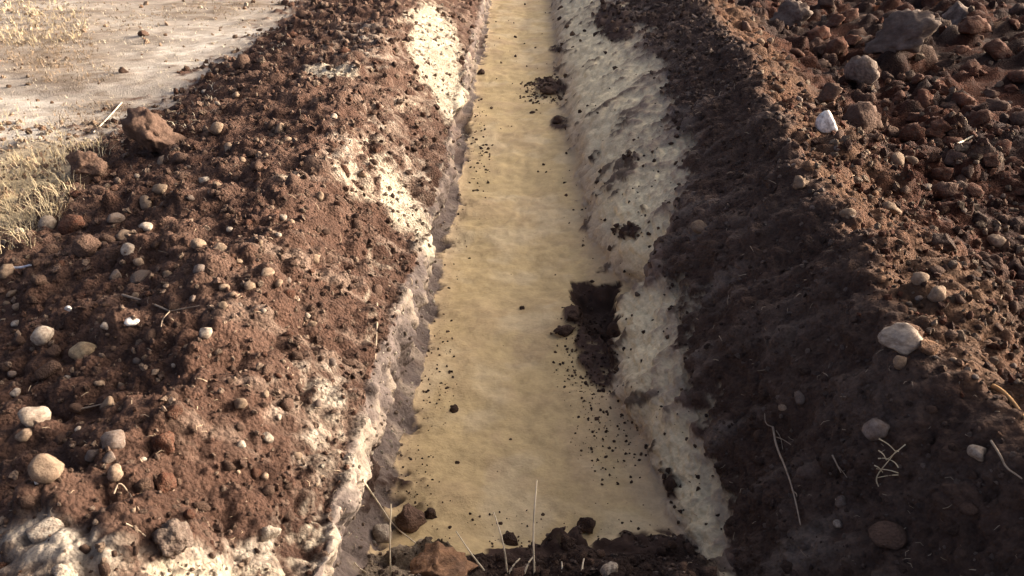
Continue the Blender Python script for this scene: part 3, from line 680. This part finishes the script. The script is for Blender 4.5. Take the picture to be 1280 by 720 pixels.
lying('twig', [(152, 130), (142, 142), (130, 155), (118, 167)], .006, .004, M_STRAWP, 'straight pale stick lying from boulder to dirt field', 'stick', .012)
lying('twig', [(155, 370), (175, 374), (196, 382), (214, 391)], .005, .003, M_ROOT, 'curved brown twig lying on the sunlit heap', 'twig', .008, [[(214, 391), (232, 388), (252, 384)], [(214, 391), (206, 400), (203, 410)]])
lying('twig', [(100, 512), (118, 508), (134, 504)], .003, .002, M_ROOT, 'thin straw lying beside the pointed tan chip', 'twig', .008)
lying('twig', [(145, 619), (150, 600), (163, 620), (172, 640)], .0026, .0014, M_ROOT, 'crooked twig below the touching pebble pair', 'twig', .008)
lying('twig', [(157, 655), (172, 660), (180, 672)], .0026, .0014, M_ROOT, 'dark crooked twig near the big grey brown lump', 'twig', .008)
lying('twig', [(1187, 186), (1200, 178), (1213, 170)], .009, .006, M_STRAWP, 'pale straight stick on the rough red ground', 'stick', .02)
lying('wire', [(0, 342), (12, 338), (24, 337), (40, 332)], .006, .005, M_WIRE, 'pale bluish plastic strip sticking out of the heap edge', 'wire', .012)
lying('twig', [(470, 380), (471, 400), (470, 425), (467, 450)], .006, .003, M_ROOT, 'pale upright root in the lip of the cut wall', 'root', .008)
# dried seed stalk on the shaded slope
def off(x, y, l):
    h = hit(x, y); return h[0]+h[1]*l
root = tube_obj('seed_stalk', [off(1097, 612, -.01), off(1100, 604, .012), off(1105, 595, .02), off(1112, 580, .03), off(1118, 562, .035)], .0024, .0012, M_STRAW)
tag(root, 'dry branched seed stalk on the shaded ridge slope', 'plant')
for (x0, y0, x1, y1) in ((1106, 592, 1126, 586), (1108, 588, 1098, 578), (1112, 580, 1128, 574), (1112, 580, 1102, 568), (1115, 572, 1127, 564), (1104, 596, 1118, 595), (1118, 562, 1112, 556), (1118, 562, 1125, 557), (1115, 572, 1106, 562)):
    p0 = off(x0, y0, .028); p1 = off(x1, y1, .04); o = tube_obj('seed_spray', [p0, (p0+p1)/2+Vector((0, -.006, .008)), p1], .0010, .0020, M_STRAW, root)

# ------------------------------------------------------------------ dry grass and straw litter (uncountable)
def blades(name, label, zones, m, lmin, lmax, spread=.5, width=.003):
    V, F = [], []
    for (cx, cy, rx, ry, n) in zones:
        for _ in range(n):
            a = random.uniform(0, 6.283); r = math.sqrt(random.random())
            h = hit(cx+rx*r*math.cos(a), cy+ry*r*math.sin(a))
            if not h or h[2] not in (G, HEAPL): continue
            p = h[0]
            for _b in range(random.randint(2, 4)):
                L = random.uniform(lmin, lmax); an = random.uniform(0, 6.283); d = Vector((math.cos(an), math.sin(an), 0)); s = Vector((-d.y, d.x, 0))
                w = width*random.uniform(.6, 1.2)*max(1, p.y/5); le = random.uniform(.2, 1)*spread; b0 = p+Vector((random.uniform(-.02, .02), random.uniform(-.02, .02), -.01)); i = len(V)
                for t in (0, .5, 1):
                    c = b0+Vector((0, 0, 1))*L*(t-.45*le*t*t)+d*L*le*t*t
                    V += [c-s*w*(1-.8*t), c+s*w*(1-.8*t)]
                F += [(i, i+1, i+3, i+2), (i+2, i+3, i+5, i+4)]
    o = link(bpy.data.objects.new(name, mesh_np(name, np.array([v[:] for v in V]), np.array(F), m)))
    o['kind'] = 'stuff'; o['label'] = label; o['category'] = 'grass'
blades('dry_grass', 'straw-coloured dry grass on the field beside the heap edge', [(40, 30, 70, 30, 240), (100, 190, 40, 14, 60), (30, 245, 62, 46, 260), (60, 215, 60, 30, 70), (10, 290, 40, 26, 70), (10, 180, 90, 44, 90)], M_STRAW, .05, .13, 1.15, .0020)
blades('dry_weeds', 'low reddish dry weeds on the far dirt field', [(55, 62, 70, 24, 520), (30, 30, 70, 40, 300), (110, 22, 110, 20, 360), (270, 10, 70, 10, 150), (20, 20, 60, 26, 200), (110, 145, 50, 18, 160), (90, 92, 60, 14, 120)], M_WEED, .02, .065, 1.5, .0026)
blades('dry_grass', 'sparse pale grass stubble on the trampled dirt', [(120, 110, 160, 70, 380), (250, 40, 120, 36, 240), (80, 30, 120, 30, 260)], M_STRAWP, .02, .06, 1.7, .0020)
def litter(n):
    V, F = [], []; k = 0
    while k < n:
        px, py = (random.uniform(0, 520), random.uniform(40, 720)) if random.random() < .6 else (random.uniform(860, 1280), random.uniform(60, 720))
        h = hit(px, py); k += 1
        if not h or h[2] in (SAND, G): continue
        p, nn = h[0], h[1]; d = Vector((random.uniform(-1, 1), random.uniform(-1, 1), random.uniform(-.6, .6))); d = (d-nn*d.dot(nn)*.8).normalized(); s = d.cross(nn).normalized()
        L = random.uniform(4, 15)*mpp(p); w = .45*mpp(p)*random.uniform(.6, 1.3); i = len(V); u = nn*.006
        c = nn*random.uniform(.0, .35)*L
        V += [p-d*L/2-s*w, p-d*L/2+s*w, p+u+c*.5-s*w, p+u+c*.5+s*w, p+d*L/2+s*0-s*w*.5, p+d*L/2+s*w*.5]; F += [(i, i+1, i+3, i+2), (i+2, i+3, i+5, i+4)]
    o = link(bpy.data.objects.new('straw_litter', mesh_np('straw_litter', np.array([v[:] for v in V]), np.array(F), M_LIT)))
    o['kind'] = 'stuff'; o['label'] = 'bits of straw and root fibre lying in the loose soil'; o['category'] = 'straw'
litter(330)
